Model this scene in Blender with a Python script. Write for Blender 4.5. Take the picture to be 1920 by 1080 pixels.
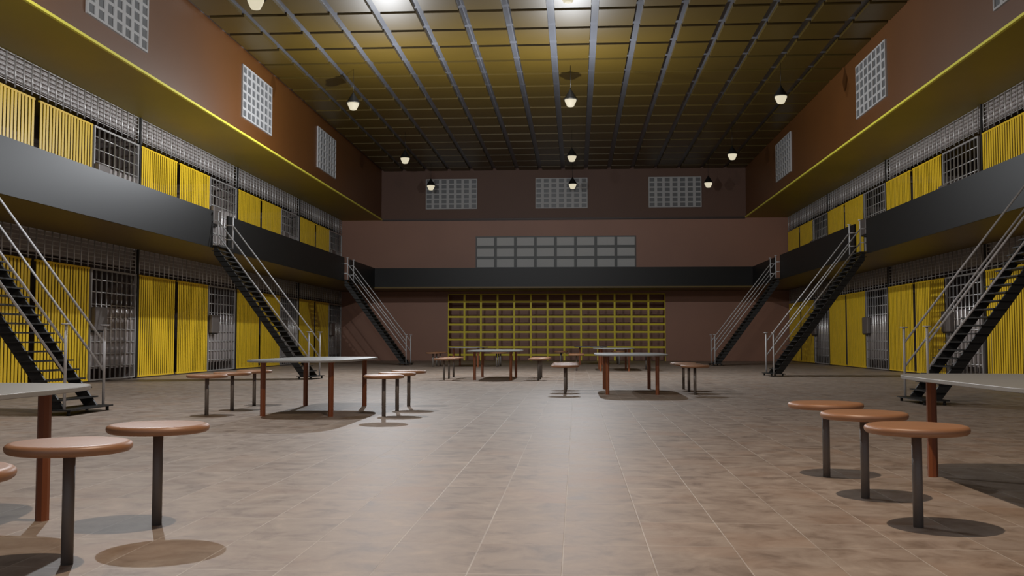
import bpy, math, random
from mathutils import Vector
D = bpy.data; SC = bpy.context.scene; C = SC.collection
R = math.radians
random.seed(4)
for o in list(D.objects): D.objects.remove(o)

# ------------------------------------------------------------------ camera, world, lights
cam = D.cameras.new('camera'); cam.lens = 35; cam.sensor_width = 36; cam.clip_start = .05; cam.clip_end = 300
co = D.objects.new('camera', cam); C.objects.link(co)
co.location = (0, 0, 1.0); co.rotation_euler = (R(90 + 3.0), 0, R(3.69))
SC.camera = co
w = D.worlds.new('world'); SC.world = w; w.use_nodes = True
w.node_tree.nodes['Background'].inputs[0].default_value = (.80, .86, 1.0, 1)
w.node_tree.nodes['Background'].inputs[1].default_value = .32
SC.view_settings.view_transform = 'Standard'; SC.view_settings.look = 'None'
SC.view_settings.exposure = 0.0; SC.view_settings.gamma = 1.0; SC.view_settings.use_curve_mapping = False

def lamp_light(name, loc, watt, col, rad=.05):
    l = D.lights.new(name, 'POINT'); l.energy = watt; l.color = col; l.shadow_soft_size = rad
    o = D.objects.new(name, l); C.objects.link(o); o.location = loc
    return o
COOL = (.93, .96, 1.0); WARM = (1.0, .80, .62)
lamp_light('pendant_light_far_left', (-5.35, 27.6, 6.5), 1080, COOL)
lamp_light('pendant_light_far_middle', (-.12, 28.0, 6.5), 1060, COOL)
lamp_light('pendant_light_near_left', (-5.95, 13.2, 6.5), 850, COOL)
lamp_light('pendant_light_near_middle', (.15, 5.2, 6.5), 900, WARM)

# ------------------------------------------------------------------ materials
def mat(name, col, rough=.5, metal=0., spec=.5, noise=None, bump=None, emit=None):
    m = D.materials.new(name); m.use_nodes = True; nt = m.node_tree; b = nt.nodes['Principled BSDF']
    b.inputs['Base Color'].default_value = (*col, 1); b.inputs['Roughness'].default_value = rough
    b.inputs['Metallic'].default_value = metal; b.inputs['Specular IOR Level'].default_value = spec
    if noise or bump:
        geo = nt.nodes.new('ShaderNodeNewGeometry')
    if noise:
        sc, amt = noise
        n = nt.nodes.new('ShaderNodeTexNoise'); n.inputs['Scale'].default_value = sc; n.inputs['Detail'].default_value = 5
        nt.links.new(geo.outputs['Position'], n.inputs['Vector'])
        r = nt.nodes.new('ShaderNodeValToRGB')
        r.color_ramp.elements[0].position = .3; r.color_ramp.elements[1].position = .7
        r.color_ramp.elements[0].color = (*[c * (1 - amt) for c in col], 1)
        r.color_ramp.elements[1].color = (*[min(1, c * (1 + amt)) for c in col], 1)
        nt.links.new(n.outputs['Fac'], r.inputs[0]); nt.links.new(r.outputs[0], b.inputs['Base Color'])
    if bump:
        n2 = nt.nodes.new('ShaderNodeTexNoise'); n2.inputs['Scale'].default_value = bump[0]
        nt.links.new(geo.outputs['Position'], n2.inputs['Vector'])
        bp = nt.nodes.new('ShaderNodeBump'); bp.inputs['Strength'].default_value = bump[1]; bp.inputs['Distance'].default_value = .01
        nt.links.new(n2.outputs['Fac'], bp.inputs['Height']); nt.links.new(bp.outputs[0], b.inputs['Normal'])
    if emit:
        b.inputs['Emission Color'].default_value = (*emit[0], 1); b.inputs['Emission Strength'].default_value = emit[1]
    return m

M = {}
M['upper_wall'] = mat('rust_brown_painted_wall', (.108, .036, .003), .5, 0, .72, (.6, .06))
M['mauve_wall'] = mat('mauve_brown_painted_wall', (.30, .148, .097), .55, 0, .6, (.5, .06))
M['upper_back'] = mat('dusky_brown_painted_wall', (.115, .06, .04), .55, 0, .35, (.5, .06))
M['cell_wall'] = mat('grey_cell_plaster', (.20, .165, .155), .7, 0, .3, (1.2, .12))
M['olive'] = mat('olive_yellow_paint', (.070, .044, .004), .43, 0, .6, (.8, .06))
M['soffit'] = mat('olive_yellow_soffit_lit', (.36, .265, .03), .5, 0, .3, (.5, .05))  # ceiling panel olive brightened, bounce light put into the colour
M['olive_under'] = mat('dark_olive_underside', (.12, .075, .012), .5, 0, .4, (.8, .06))
M['edge_lit'] = mat('lime_yellow_edge_lit', (.80, .74, .08), .45)  # yellow slab edge, the light it catches is put into this colour
M['beam'] = mat('blue_grey_ceiling_beam', (.105, .11, .128), .38, .1, .5)
M['yellow'] = mat('yellow_enamel_metal', (.90, .60, .03), .42, 0, .45, (3., .05))
M['rack_yellow'] = mat('mustard_yellow_bars', (.80, .66, .03), .5, 0, .4)
M['steel'] = mat('brushed_steel_bars', (.50, .49, .48), .38, .4, .5)
M['bar'] = mat('polished_steel_bars', (.55, .54, .53), .3, .75, .5)
M['rail'] = mat('pale_grey_handrail', (.46, .46, .47), .45, .0, .5)
M['dark_metal'] = mat('charcoal_painted_steel', (.020, .020, .020), .5, 0, .3)
M['plate'] = mat('grey_brown_backing_plate', (.38, .34, .33), .55, 0, .4)
M['post'] = mat('black_frame_post', (.012, .012, .012), .5)
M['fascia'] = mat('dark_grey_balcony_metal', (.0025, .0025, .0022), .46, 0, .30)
M['lockbox'] = mat('grey_brown_lock_box', (.16, .14, .13), .45, .2, .5)
M['seat'] = mat('tan_laminate_seat', (.38, .185, .09), .45, 0, .9, (8., .05))
M['stool_leg'] = mat('dark_grey_steel_tube', (.17, .15, .135), .45, .0, .5)
M['tabletop'] = mat('pale_grey_laminate_top', (.30, .31, .31), .38, 0, .5, (5., .03))
M['table_leg'] = mat('copper_brown_painted_leg', (.25, .075, .025), .4, .0, .5)
M['win_frame'] = mat('pale_grey_window_frame', (.40, .40, .40), .5, 0, .4)
M['win_pane'] = mat('frosted_dark_pane', (.115, .12, .125), .4, 0, .5)
M['big_frame'] = mat('dark_grey_window_frame', (.085, .09, .088), .5)
M['big_pane'] = mat('frosted_grey_pane', (.46, .46, .45), .5, 0, .4)
M['trim_dark'] = mat('dark_brown_trim', (.03, .016, .012), .5)
M['lip'] = mat('umber_trim_lip', (.055, .03, .022), .5)
M['shade'] = mat('black_pendant_shade', (.010, .010, .010), .35)
M['bulb'] = mat('cream_glowing_diffuser', (.04, .036, .03), .6, 0, .1, None, None, ((.80, .72, .53), .84))

def floor_material():
    m = D.materials.new('stone_tile_floor'); m.use_nodes = True; nt = m.node_tree; N = nt.nodes; L = nt.links
    b = N['Principled BSDF']
    geo = N.new('ShaderNodeNewGeometry'); sep = N.new('ShaderNodeSeparateXYZ'); L.new(geo.outputs['Position'], sep.inputs[0])
    def math_(op, a, bb=None, cc=None):
        n = N.new('ShaderNodeMath'); n.operation = op
        for i, v in enumerate((a, bb, cc)):
            if v is None: continue
            if isinstance(v, (int, float)): n.inputs[i].default_value = v
            else: L.new(v, n.inputs[i])
        return n.outputs[0]
    u = math_('DIVIDE', math_('ADD', sep.outputs['X'], 40.8 + .065), .408)
    v = math_('DIVIDE', math_('ADD', sep.outputs['Y'], 63 + .10), .63)
    fu = math_('FRACT', u); fv = math_('FRACT', v)
    du = math_('MULTIPLY', math_('MINIMUM', fu, math_('SUBTRACT', 1., fu)), .408)
    dv = math_('MULTIPLY', math_('MINIMUM', fv, math_('SUBTRACT', 1., fv)), .63)
    d = math_('MINIMUM', du, dv)
    mr = N.new('ShaderNodeMapRange'); L.new(d, mr.inputs[0])
    mr.inputs[1].default_value = .0020; mr.inputs[2].default_value = .0042; mr.inputs[3].default_value = 1; mr.inputs[4].default_value = 0
    tn = N.new('ShaderNodeTexNoise'); tn.inputs['Scale'].default_value = 1.6; tn.inputs['Detail'].default_value = 3
    L.new(geo.outputs['Position'], tn.inputs['Vector'])
    gr = N.new('ShaderNodeMapRange'); L.new(tn.outputs['Fac'], gr.inputs[0]); gr.inputs[1].default_value = .35; gr.inputs[2].default_value = .6
    grout = math_('MULTIPLY', mr.outputs[0], math_('MULTIPLY_ADD', gr.outputs[0], .75, .25))
    comb = N.new('ShaderNodeCombineXYZ'); L.new(math_('FLOOR', u), comb.inputs[0]); L.new(math_('FLOOR', v), comb.inputs[1])
    wn = N.new('ShaderNodeTexWhiteNoise'); L.new(comb.outputs[0], wn.inputs['Vector'])
    addv = N.new('ShaderNodeVectorMath'); addv.operation = 'MULTIPLY_ADD'
    L.new(wn.outputs['Color'], addv.inputs[0]); addv.inputs[1].default_value = (7, 7, 7); L.new(geo.outputs['Position'], addv.inputs[2])
    n1 = N.new('ShaderNodeTexNoise'); n1.inputs['Scale'].default_value = 4.5; n1.inputs['Detail'].default_value = 9; n1.inputs['Roughness'].default_value = .62
    n1.inputs['Distortion'].default_value = .5
    L.new(addv.outputs[0], n1.inputs['Vector'])
    r1 = N.new('ShaderNodeValToRGB'); e = r1.color_ramp.elements
    e[0].position = .32; e[0].color = (.20, .145, .108, 1)
    e[1].position = .70; e[1].color = (.44, .36, .295, 1)
    k = r1.color_ramp.elements.new(.48); k.color = (.32, .25, .20, 1)
    k = r1.color_ramp.elements.new(.60); k.color = (.375, .305, .25, 1)
    L.new(n1.outputs['Fac'], r1.inputs[0])
    n2 = N.new('ShaderNodeTexNoise'); n2.inputs['Scale'].default_value = 1.1; n2.inputs['Detail'].default_value = 4
    L.new(addv.outputs[0], n2.inputs['Vector'])
    mx = N.new('ShaderNodeMixRGB'); mx.blend_type = 'MIX'; mx.inputs[2].default_value = (.36, .225, .145, 1)
    mm = N.new('ShaderNodeMapRange'); L.new(n2.outputs['Fac'], mm.inputs[0]); mm.inputs[1].default_value = .52; mm.inputs[2].default_value = .75; mm.inputs[4].default_value = .55
    L.new(mm.outputs[0], mx.inputs[0]); L.new(r1.outputs[0], mx.inputs[1])
    vt = N.new('ShaderNodeMixRGB'); vt.blend_type = 'MULTIPLY'; vt.inputs[0].default_value = 1
    tv = math_('MULTIPLY_ADD', wn.outputs['Value'], .12, .94)
    L.new(mx.outputs[0], vt.inputs[1]); L.new(tv, vt.inputs[2])
    fm = N.new('ShaderNodeMixRGB'); L.new(math_('MULTIPLY', grout, .85), fm.inputs[0]); L.new(vt.outputs[0], fm.inputs[1]); fm.inputs[2].default_value = (.55, .50, .45, 1)
    L.new(fm.outputs[0], b.inputs['Base Color'])
    L.new(math_('MULTIPLY_ADD', n1.outputs['Fac'], .14, .46), b.inputs['Roughness'])
    b.inputs['Specular IOR Level'].default_value = .72
    bp = N.new('ShaderNodeBump'); bp.inputs['Strength'].default_value = .35; bp.inputs['Distance'].default_value = .004
    L.new(math_('SUBTRACT', math_('MULTIPLY', n1.outputs['Fac'], .35), math_('MULTIPLY', mr.outputs[0], .5)), bp.inputs['Height'])
    L.new(bp.outputs[0], b.inputs['Normal'])
    return m
M['floor'] = floor_material()

# ------------------------------------------------------------------ mesh builder
class MB:
    def __init__(s): s.v = []; s.f = []; s.sm = []; s.mi = []; s.cur = 0
    def face(s, idx, smooth=False): s.f.append(idx); s.sm.append(smooth); s.mi.append(s.cur)
    def box(s, x0, x1, y0, y1, z0, z1):
        if x0 > x1: x0, x1 = x1, x0
        if y0 > y1: y0, y1 = y1, y0
        n = len(s.v)
        s.v += [(x0,y0,z0),(x1,y0,z0),(x1,y1,z0),(x0,y1,z0),(x0,y0,z1),(x1,y0,z1),(x1,y1,z1),(x0,y1,z1)]
        for q in ((0,3,2,1),(4,5,6,7),(0,1,5,4),(1,2,6,5),(2,3,7,6),(3,0,4,7)): s.face([n+i for i in q])
        return s
    def cyl(s, p, q, r, n=10, r2=None, caps=True):
        p = Vector(p); q = Vector(q); d = (q - p).normalized(); r2 = r if r2 is None else r2
        a = d.cross(Vector((0,0,1)) if abs(d.z) < .9 else Vector((1,0,0))).normalized(); b = d.cross(a)
        k = len(s.v)
        for (c, rr) in ((p, r), (q, r2)):
            for i in range(n):
                t = 2*math.pi*i/n; s.v.append(tuple(c + a*(rr*math.cos(t)) + b*(rr*math.sin(t))))
        for i in range(n):
            j = (i+1) % n; s.face([k+i, k+n+i, k+n+j, k+j], True)
        if caps:
            s.face([k+i for i in range(n)]); s.face([k+n+i for i in reversed(range(n))])
        return s
    def lathe(s, prof, n=32, cx=0, cy=0, close=True):
        k = len(s.v)
        for (r, z) in prof:
            for i in range(n):
                t = 2*math.pi*i/n; s.v.append((cx + r*math.cos(t), cy + r*math.sin(t), z))
        for a in range(len(prof)-1):
            for i in range(n):
                j = (i+1) % n; s.face([k+a*n+i, k+a*n+j, k+(a+1)*n+j, k+(a+1)*n+i], True)
        if close:
            s.face([k+i for i in reversed(range(n))]); m = k+(len(prof)-1)*n; s.face([m+i for i in range(n)])
        return s
    def prism(s, pts, axis, a, b):
        """extrude a 2-D polygon (in the two other axes) between a and b along axis"""
        k = len(s.v); n = len(pts)
        for t in (a, b):
            for (p, q) in pts:
                s.v.append({'x': (t,p,q), 'y': (p,t,q), 'z': (p,q,t)}[axis])
        for i in range(n):
            j = (i+1) % n; s.face([k+i, k+j, k+n+j, k+n+i])
        s.face([k+i for i in reversed(range(n))]); s.face([k+n+i for i in range(n)])
        return s
    def build(s, name, mats, parent=None, loc=None, fix=True):
        me = D.meshes.new(name); me.from_pydata(s.v, [], s.f)
        mats = mats if isinstance(mats, (list, tuple)) else [mats]
        for m in mats: me.materials.append(m)
        for p, sm, mi in zip(me.polygons, s.sm, s.mi): p.use_smooth = sm; p.material_index = mi
        me.update()
        if fix:
            import bmesh
            bm = bmesh.new(); bm.from_mesh(me); bmesh.ops.recalc_face_normals(bm, faces=bm.faces); bm.to_mesh(me); bm.free()
        o = D.objects.new(name, me); C.objects.link(o)
        if parent: o.parent = parent
        if loc: o.location = loc
        return o

def tag(o, label=None, cat=None, group=None, kind=None):
    if label: o['label'] = label
    if cat: o['category'] = cat
    if group: o['group'] = group
    if kind: o['kind'] = kind
    return o
def empty(name, loc=(0,0,0), rz=0):
    o = D.objects.new(name, None); C.objects.link(o); o.location = loc; o.rotation_euler = (0,0,rz); o.empty_display_size = .2
    return o
def struct(name, mb, m, parent=None):
    o = mb.build(name, m, parent)
    if not parent: o['kind'] = 'structure'
    return o
def copy_tree(o, parent=None):
    c = o.copy(); C.objects.link(c); c.parent = parent
    for ch in list(o.children): copy_tree(ch, c)
    return c
def bevel(o, wdt, seg=2):
    m = o.modifiers.new('bevel', 'BEVEL'); m.width = wdt; m.segments = seg; m.limit_method = 'ANGLE'
    return o

# ------------------------------------------------------------------ measured dimensions
CX = -.68                       # centre line of the hall
WL, WR = -11.5, 10.12           # cell fronts
UL, UR = -9.58, 8.19            # clerestory walls
YB = 48.4                       # back wall
Y0 = -3.0                       # the hall runs on behind the camera to here
FL, FR = -9.33, 8.0             # balcony parapets
YF = 45.4                       # parapet along the back
Z1, Z1T = 3.38, 3.45            # balcony slab
ZP = 4.32                       # parapet top
ZS = 6.90                       # soffit
ZC = 9.33                       # ceiling
CD = 2.7                        # depth of the cells
PITCH = 7.6
BAYS_L = [17.87, 25.47, 33.09, 40.72]      # near edges
BAYS_R = [48.25, 40.68, 33.10, 25.38]      # far edges, run towards the camera

# ------------------------------------------------------------------ floor, ceiling
struct('floor', MB().box(WL-CD-.2, WR+CD+.2, Y0, YB+1.7, -.2, 0), M['floor'])

c = MB(); c.cur = 0
c.box(UL-.02, UR+.02, Y0, YB+.02, ZC+.095, ZC+.30)
c.cur = 1
bx = [-.62 + 1.115*k for k in range(-8, 9)]
ry = [24.71 + 1.51*k for k in range(-19, 17)]
for i in range(len(bx)-1):
    x0 = max(bx[i]+.10, UL+.01); x1 = min(bx[i+1]-.10, UR-.01)
    if x1 - x0 < .05: continue
    for j in range(len(ry)-1):
        y0 = max(ry[j]+.095, Y0); y1 = min(ry[j+1]-.095, YB-.01)
        if y1 - y0 < .05: continue
        c.box(x0, x1, y0, y1, ZC, ZC+.10)
struct('ceiling', c, [M['beam'], M['olive']])

# ------------------------------------------------------------------ walls
def wall_upper(name, x, sgn):
    b = MB(); b.box(x, x+sgn*.3, Y0, YB+.1, ZS+.06, ZC+.2)
    return struct(name, b, M['upper_wall'])
wall_upper('wall_left', UL, -1); wall_upper('wall_right', UR, 1)
# soffits over the upper tier, with the slab edge coloured as if catching light
for nm, xo, xi in (('trim_1', WL-CD, UL), ('trim_2', WR+CD, UR)):
    s = 1 if xi > xo else -1
    b = MB(); b.box(xo, xi, Y0, YB, ZS, ZS+.058)
    o = struct(nm, b, M['soffit'])
    b = MB(); b.box(xi, xi+s*.06, Y0, YB-.02, ZS, ZS+.056)
    b.build('lit_edge', M['edge_lit'], o)
# back wall: lower part with the recess, upper part
RX0, RX1, RZ = -6.26, 4.29, 3.25
b = MB()
b.box(WL-CD, RX0, YB, YB+.25, 0, ZS); b.box(RX1, WR+CD, YB, YB+.25, 0, ZS)
b.box(RX0, RX1, YB, YB+.25, RZ, ZS)
b.box(RX0-.1, RX0, YB+.25, YB+1.5, 0, RZ+.1); b.box(RX1, RX1+.1, YB+.25, YB+1.5, 0, RZ+.1)
b.box(RX0-.1, RX1+.1, YB+1.4, YB+1.6, 0, RZ+.1); b.box(RX0, RX1, YB+.25, YB+1.4, RZ, RZ+.1)
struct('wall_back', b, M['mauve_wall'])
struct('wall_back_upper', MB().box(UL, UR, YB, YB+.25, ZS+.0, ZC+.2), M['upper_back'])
b = MB(); b.box(UL+.06, UR-.06, YB-.05, YB, ZS-.045, ZS+.06)
struct('trim_3', b, M['trim_dark'])
b = MB(); b.box(UL+.06, UR-.06, YB-.10, YB-.05, ZS-.005, ZS+.045)
b.build('upper_lip', M['lip'], D.objects['trim_3'])

# cells behind the bars
def cells(name, xf, s, bounds):
    xb = xf + s*CD
    struct(name, MB().box(xb, xb+s*.2, Y0, YB, 0, ZS), M['cell_wall'])                      # rear wall
    struct('floor_'+name[5:], MB().box(xf+s*.15, xb, Y0, YB, Z1, Z1T+.02), M['cell_wall'])  # slab between tiers
    for y in bounds:
        struct(name+'_partition', MB().box(xf+s*.15, xb, y-.05, y+.05, 0, ZS), M['cell_wall'])
    # plain wall on towards the camera where no cell front is seen
    struct(name+'_front', MB().box(xf, xf+s*.1, Y0, min(bounds)-.06, 0, ZS), M['cell_wall'])
bl = [BAYS_L[0]-PITCH] + BAYS_L + [YB-.06]
br = [YB-.06] + BAYS_R[1:] + [BAYS_R[-1]-PITCH, BAYS_R[-1]-2*PITCH]
cells('wall_left_cells', WL, -1, bl); cells('wall_right_cells', WR, 1, br)

# ------------------------------------------------------------------ windows
def window(name, w_, h_, nx, ny, fr, mull, mz, mf, mp, place):
    """grid window; local x along the wall, z up, facing -y"""
    b = MB(); t = .05
    pw = (w_ - 2*fr - (nx-1)*mull)/nx; ph = (h_ - 2*fr - (ny-1)*mz)/ny
    b.box(0, fr, 0, t, 0, h_); b.box(w_-fr, w_, 0, t, 0, h_)
    b.box(fr, w_-fr, 0, t, 0, fr); b.box(fr, w_-fr, 0, t, h_-fr, h_)
    for i in range(1, nx):
        x = fr + i*pw + (i-1)*mull; b.box(x, x+mull, .002, t, fr, h_-fr)
    for j in range(1, ny):
        z = fr + j*ph + (j-1)*mz; b.box(fr, w_-fr, .004, t, z, z+mz)
    o = b.build(name, mf); o['kind'] = 'structure'
    MB().box(fr*.5, w_-fr*.5, .026, .045, fr*.5, h_-fr*.5).build('pane', mp, o)
    o.location = place[0]; o.rotation_euler = (0, 0, place[1])
    return o
n = 1
for y0 in (18.62, 27.70, 36.06):       # left wall faces +x
    window(f'window_{n}', 2.76, 1.53, 7, 6, .045, .13, .066, M['win_frame'], M['win_pane'], ((UL+.05, y0, 7.41), R(90))); n += 1
for y1 in (19.69, 29.22, 40.90):       # right wall faces -x
    window(f'window_{n}', 2.76, 1.53, 7, 6, .045, .13, .066, M['win_frame'], M['win_pane'], ((UR-.05, y1, 7.41), R(-90))); n += 1
for x0 in (-7.37, -1.97, 3.53):
    window(f'window_{n}', 2.54, 1.49, 7, 6, .045, .13, .066, M['win_frame'], M['win_pane'], ((x0, YB-.05, 7.43), 0)); n += 1
window(f'window_{n}', 7.80, 1.57, 8, 3, .06, .135, .135, M['big_frame'], M['big_pane'], ((-4.90, YB-.05, 4.50), 0))

# ------------------------------------------------------------------ yellow grille in the back recess
g = empty('grille_screen', (RX0, YB-.03, 0))
tag(g, 'mustard yellow metal grille of wide rectangles filling the recess in the back wall', 'grille')
W_ = RX1-RX0; px = W_/13
fr = MB(); fr.box(0, .035, 0, .05, .0, RZ); fr.box(W_-.035, W_, 0, .05, .0, RZ); fr.box(0, W_, 0, .05, RZ-.03, RZ)
fr.build('frame', M['rack_yellow'], g)
for i in range(1, 13):
    MB().box(i*px-.045, i*px+.045, 0, .05, .01, RZ-.03).build('upright', M['rack_yellow'], g)
for k in range(8):
    z = .29 + .369*k
    MB().box(.03, W_-.03, .008, .058, z-.045, z+.045).build('crossbar', M['rack_yellow'], g)

# ------------------------------------------------------------------ cell fronts
def slat_panel(wd, h):
    """yellow door: local y along the wall 0..wd, z 0..h, front at x=0 (facing +x)"""
    o = empty('slatted_door')
    b = MB(); n = 18; p = wd/n
    for i in range(n):
        y = (i+.5)*p; b.box(-.010, .0, y-p*.31, y+p*.31, .03, h-.03)
    b.build('slats', M['yellow'], o)
    MB().box(-.04, .004, 0, wd, h-.04, h).build('top_rail', M['yellow'], o)
    MB().box(-.04, .004, 0, wd, 0, .04).build('bottom_rail', M['yellow'], o)
    return o
def barred_door(wd, h):
    o = empty('barred_door')
    f = MB(); f.box(-.05, -.0, 0, .05, 0, h); f.box(-.05, 0, wd-.05, wd, 0, h); f.box(-.05, 0, .05, wd-.05, h-.045, h); f.box(-.05, 0, .05, wd-.05, 0, .03)
    f.build('frame', M['steel'], o)
    b = MB()
    for i in range(1, 9):
        y = i*wd/9+ (0); b.cyl((-.025, y, .02), (-.025, y, h-.02), .024, 12)
    b.build('bars', M['bar'], o)
    b = MB()
    for k in range(1, 9):
        z = .04+.298*k
        b.cyl((-.030, .03, z), (-.030, wd-.03, z), .015, 8)
    b.build('crossbars', M['steel'], o)
    MB().box(-.075, -.06, .05, wd-.05, .28, 1.78).build('backing_plate', M['plate'], o)
    l = MB(); l.box(.006, .13, -.02, .60, 1.19, 1.76)
    l = l.build('lock_box', M['lockbox'], o); bevel(l, .03, 3); l['label'] = 'grey brown lock box'
    MB().box(.006, .10, .02, .55, 1.155, 1.188).build('lock_plate', M['post'], l)
    return o
def transom(wd, h):
    o = empty('transom_grille')
    b = MB(); n = int(round(wd/.322)); p = wd/n
    for i in range(n+1):
        y = min(max(i*p, .015), wd-.015); b.cyl((-.03, y, -.065), (-.03, y, h), .017, 8)
    b.build('bars', M['steel'], o)
    b = MB()
    for k in range(7):
        z = .015 + k*(h-.03)/6
        b.box(-.055, -.034, 0, wd, z-.009, z+.009)
    b.build('crossbars', M['steel'], o)
    MB().box(-.13, -.115, 0, wd, .085, h).build('backing_plate', M['plate'], o)
    return o
PW = 2.37
protos = {0: (slat_panel(PW, 2.69), barred_door(2.44, 2.69), transom(7.42, .60)),
          1: (slat_panel(PW, 2.68), barred_door(2.44, 2.68), transom(7.42, .62))}
used = set()
def place(key, proto, x, y, z, rz, label, cat, group):
    o = proto if key not in used else copy_tree(proto)
    used.add(key); o.location = (x, y, z); o.rotation_euler = (0,0,rz)
    tag(o, label, cat, group); return o
ordn = {1: 'nearest the camera', 2: 'second from the camera', 3: 'third from the camera', 4: 'nearest the back wall'}
for side in (0, 1):
    sn = 'left' if side == 0 else 'right'
    bays = BAYS_L if side == 0 else list(reversed(BAYS_R))
    for k in range(4):
        # s: signed run along the wall, mirrored by a half turn on the right
        if side == 0: y0 = bays[k]; rz = 0; sg = 1; xf = WL
        else: y0 = bays[k]; rz = math.pi; sg = -1; xf = WR
        for tier in (0, 1):
            tn = 'ground floor' if tier == 0 else 'upper'
            z0 = .035 if tier == 0 else Z1T+.025
            P = protos[tier]
            cell = {1: 'first', 2: 'second', 3: 'third', 4: 'last'}[k+1]
            near, far = ('closer', 'farther') if side == 0 else ('farther', 'closer')
            where = f'of the {cell} {tn} cell, {sn} wall'
            place((tier, 'p'), P[0], xf, y0+sg*.06, z0, rz, f'yellow slatted door, {near} of the pair {where}', 'door', 'yellow slatted doors along the cells')
            place((tier, 'p'), P[0], xf, y0+sg*(.06+PW+.19), z0, rz, f'yellow slatted door, {far} of the pair {where}', 'door', 'yellow slatted doors along the cells')
            place((tier, 'd'), P[1], xf, y0+sg*5.07, z0, rz, f'grey steel barred door with lock box {where}', 'door', 'grey barred doors along the cells')
            zt = 2.80 if tier == 0 else 6.27
            place((tier, 't'), P[2], xf, y0+sg*.09, zt, rz, f'grey steel grille strip above the doors {where}', 'grille', 'grille strips above the cell doors')
# black posts between bays
for side, xs, s in ((0, WL, 1), (1, WR, -1)):
    sn = 'left' if side == 0 else 'right'
    ys = (BAYS_L if side == 0 else BAYS_R[1:] + [BAYS_R[-1]-PITCH])
    for q, y in enumerate(sorted(ys)):
        for tier in (0, 1):
            z0, z1 = (0, Z1) if tier == 0 else (Z1T+.02, ZS)
            o = MB().box(xs-s*.09, xs-s*.0, y-.035, y+.035, z0, z1).build('cell_post', M['post'])
            tn = 'ground floor' if tier == 0 else 'upper'
            od = ['nearest', 'second nearest', 'third nearest', 'farthest'][q]
            tag(o, f'thin black post between {tn} cells on the {sn} wall, {od} to the camera', 'post', 'posts between the cells')

# ------------------------------------------------------------------ balcony
ST_L = [(12.82, 13.91), (24.87, 25.95), (39.36, 40.42)]
ST_R = [(15.76, 16.88), (27.79, 28.94), (39.41, 40.56)]
bal = empty('balcony', (CX, YB, Z1))
tag(bal, 'dark grey walkway balcony with solid parapet round three sides above the ground floor cells', 'balcony')
def bal_part(name, mb, m):
    o = mb.build(name, m); o.parent = bal; o.matrix_parent_inverse = bal.matrix_world.inverted(); return o
bpy.context.view_layer.update()
b = MB(); b.box(WL+.005, FL+.04, Y0, YB-.005, Z1, Z1T); bal_part('deck', b, M['olive_under'])
b = MB(); b.box(FR-.04, WR-.005, Y0, YB-.005, Z1, Z1T); bal_part('deck', b, M['olive_under'])
b = MB(); b.box(FL+.04, FR-.04, YF-.04, YB-.005, Z1, Z1T); bal_part('deck', b, M['olive_under'])
T = .05
def seg(lst, a, z):
    out = []; y = a
    for (p, q) in lst: out.append((y, p)); y = q
    out.append((y, z)); return out
for (p, q) in seg(ST_L, Y0, YF): bal_part('parapet', MB().box(FL, FL+T, p, q, Z1-.01, ZP), M['fascia'])
for (p, q) in seg(ST_R, Y0, YF): bal_part('parapet', MB().box(FR-T, FR, p, q, Z1-.01, ZP), M['fascia'])
bal_part('parapet', MB().box(FL, FR, YF, YF+T, Z1-.01, ZP), M['fascia'])

# ------------------------------------------------------------------ stairs
def staircase(width):
    """local: x up the flight 0 at the foot posts, +x towards the wall; y 0..width; z up"""
    o = empty('staircase')
    zb = .08; run = 2.46; top = Z1T-.02; sl = (top-zb)/run
    base = MB().box(-.12, .30, -.06, width+.06, zb-.018, zb).build('base_plate', M['dark_metal'], o)
    for x in (-.06, .24):
        for y in (0, width): MB().cyl((x, y, 0), (x, y, zb-.018), .022, 10).build('foot', M['dark_metal'], o)
    nx = .19                                   # horizontal width of the stringer
    for y in (.10, width-.10):
        xe = run+.062; pts = [(.04, zb), (.04+nx, zb), (xe, zb+sl*(xe-.04-nx)), (xe, top), (run+.02, top)]
        MB().prism(pts, 'y', y-.02, y+.02).build('stringer', M['dark_metal'], o)
    n = 25; rise = (top-zb)/(n+1)
    for i in range(1, n+1):
        z = zb + rise*i; x = .04 + (z-zb)/sl
        MB().box(x-.07, x+.15, .02, width-.02, z-.020, z).build('tread', M['dark_metal'], o)
    MB().box(run-.10, run+.062, 0, width, top-.03, top+.002).build('landing', M['dark_metal'], o)
    for y in (0, width):
        q = MB(); q.cyl((0, y, zb), (0, y, 1.215), .020, 12); q.cyl((0, y, 1.205), (0, y, 1.222), .062, 14)
        q.build('foot_post', M['rail'], o)
        q = MB(); q.cyl((run-.07, y, top), (run-.07, y, 4.30), .020, 12); q.cyl((run-.07, y, 4.29), (run-.07, y, 4.307), .055, 14)
        q.build('top_post', M['rail'], o)
        for z0, z1 in ((.955, 4.06), (.56, 3.68)):
            q = MB(); q.cyl((0, y, z0), (run-.07, y, z1), .017, 10); q.cyl((run-.07, y, z1), (run+.13, y, z1), .015, 10)
            q.build('handrail' if z0 > .8 else 'middle_rail', M['rail'], o)
    return o
st = {}
labs_l = ['dark steel staircase at the left edge, closest flight on the left side',
          'dark steel staircase on the left behind a pale table, middle left flight',
          'dark steel staircase at the far left against the back wall']
labs_r = ['dark steel staircase at the right edge behind three tan stools, closest right flight',
          'dark steel staircase on the right, middle one of the right flights',
          'dark steel staircase at the far right against the back wall']
first = None
for (p, q), lb in zip(ST_L, labs_l):
    o = staircase(1.09) if first is None else copy_tree(first)
    first = first or o
    o.location = (-6.76, q, 0); o.rotation_euler = (0,0,math.pi)
    tag(o, lb, 'staircase', 'six steel flights up to the balcony')
for (p, q), lb in zip(ST_R, labs_r):
    o = copy_tree(first); o.location = (5.41, p+.02, 0); o.rotation_euler = (0,0,0)
    tag(o, lb, 'staircase', 'six steel flights up to the balcony')

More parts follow.
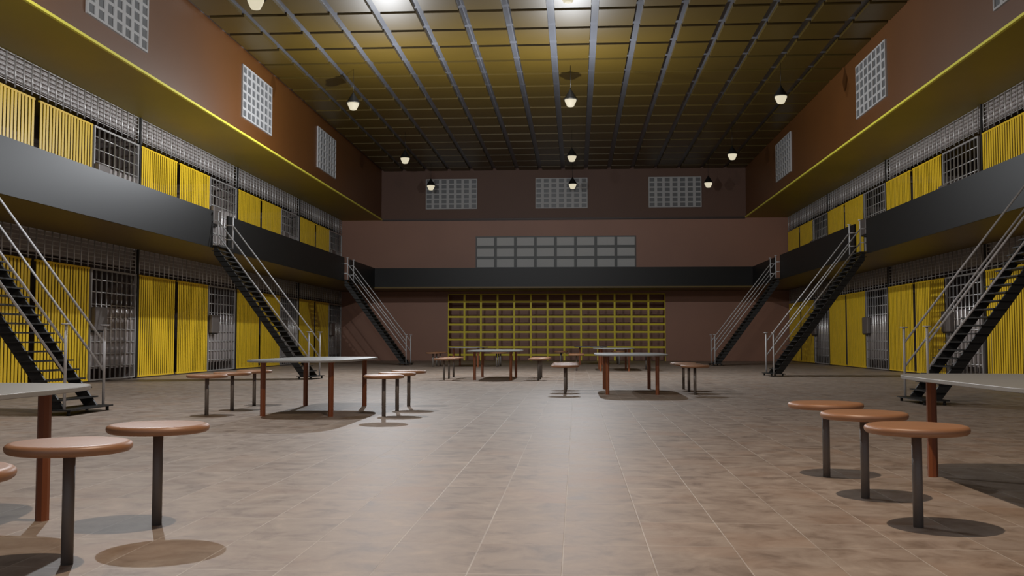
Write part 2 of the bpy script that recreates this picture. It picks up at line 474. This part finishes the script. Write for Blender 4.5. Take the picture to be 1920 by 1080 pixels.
# ------------------------------------------------------------------ tables and stools
def outline(a, b, n=64, e=4.6):
    pts = []
    for i in range(n):
        t = 2*math.pi*(i+.5)/n; cs, sn = math.cos(t), math.sin(t)
        pts.append((a*math.copysign(abs(cs)**(2/e), cs), b*math.copysign(abs(sn)**(2/e), sn)))
    return pts
def make_table():
    o = empty('canteen_table')
    t = MB().prism(outline(.68, 1.52), 'z', .713, .740).build('tabletop', M['tabletop'], o); bevel(t, .004, 2)
    for sx in (-1, 1):
        for sy in (-1, 1):
            x, y = sx*.455, sy*1.04; q = MB()
            q.prism([(x+.036*math.cos(R(22.5+45*i)), y+.036*math.sin(R(22.5+45*i))) for i in range(8)], 'z', 0, .70)
            q.prism([(x+.048*math.cos(R(22.5+45*i)), y+.048*math.sin(R(22.5+45*i))) for i in range(8)], 'z', .699, .714)
            q.build('leg', M['table_leg'], o)
    return o
def make_stool():
    o = empty('round_stool')
    prof = [(.0005, .498), (.240, .498), (.254, .501), (.264, .509), (.268, .5205), (.2665, .532), (.259, .540), (.246, .5445), (.238, .545), (.0005, .545)]
    MB().lathe(prof, 48).build('seat', M['seat'], o)
    q = MB(); q.cyl((0,0,0), (0,0,.499), .0265, 20); q.build('leg', M['stool_leg'], o)
    return o
tables = [
    (-3.42, 4.37, 'pale grey table cut by the left edge, nearest on the left', 'table at the left edge', 'R'),
    (3.06, 6.50, 'pale grey table cut by the right edge, nearest on the right', 'table at the right edge', 'L'),
    (-3.675, 14.0, 'pale grey table left of centre in front of the middle left staircase', 'table left of centre', 'LR'),
    (1.025, 19.49, 'pale grey table right of centre, closest one before the yellow grille', 'table right of centre', 'LR'),
    (-2.09, 25.95, 'pale grey table just left of centre before the left half of the yellow grille', 'table before the left grille half', 'LR'),
    (1.24, 33.45, 'pale grey far table seen just over the table right of centre', 'far table right of centre', 'LR'),
    (-4.10, 37.9, 'pale grey farthest table on the left, at the yellow grille end', 'farthest left table', 'LR'),
    (.60, 41.7, 'pale grey table deepest in the hall, centre, in front of the yellow grille', 'deepest table in the hall', 'LR')]
t0 = s0 = None
for (x, y, lb, short, sides) in tables:
    o = make_table() if t0 is None else copy_tree(t0); t0 = t0 or o
    o.location = (x, y, 0); tag(o, lb, 'table', 'canteen tables on the hall floor')
    for sd in sides:
        sx = x-1.235 if sd == 'L' else x+1.145
        for k, nm in ((-1, 'nearest'), (0, 'middle'), (1, 'farthest')):
            s = make_stool() if s0 is None else copy_tree(s0); s0 = s0 or s
            s.location = (sx, y+.98*k if x != -3.42 else y+.955*k, 0)
            tag(s, f'round tan stool, {nm} of three {"left" if sd == "L" else "right"} of the {short}', 'stool', 'round stools beside the tables')

# ------------------------------------------------------------------ pendant lamps
def make_pendant():
    o = empty('pendant_lamp')            # origin at the shade rim
    MB().lathe([(.222, 0), (.216, .012), (.012, .335), (.012, .36)], 32).build('shade', M['shade'], o)
    MB().lathe([(.07, -.215), (.095, -.207), (.108, -.19), (.174, -.045), (.178, -.005)], 32).build('diffuser', M['bulb'], o)
    MB().cyl((0,0,.355), (0,0,ZC-8.28), .006, 8).build('cord', M['shade'], o)
    return o
rows = [(20.55, 'nearest row, top edge'), (29.9, 'second row'), (39.2, 'third row'), (46.3, 'farthest row')]
p0 = None
for (y, rn) in rows:
    for (x, cn) in ((-6.82, 'left'), (-.15, 'middle'), (6.13, 'right')):
        if y == 20.55 and cn == 'right': continue
        o = make_pendant() if p0 is None else copy_tree(p0); p0 = p0 or o
        o.location = (x, y, 8.28)
        tag(o, f'black cone pendant lamp with cream diffuser, {cn} column, {rn}', 'lamp', 'pendant lamps under the hall ceiling')
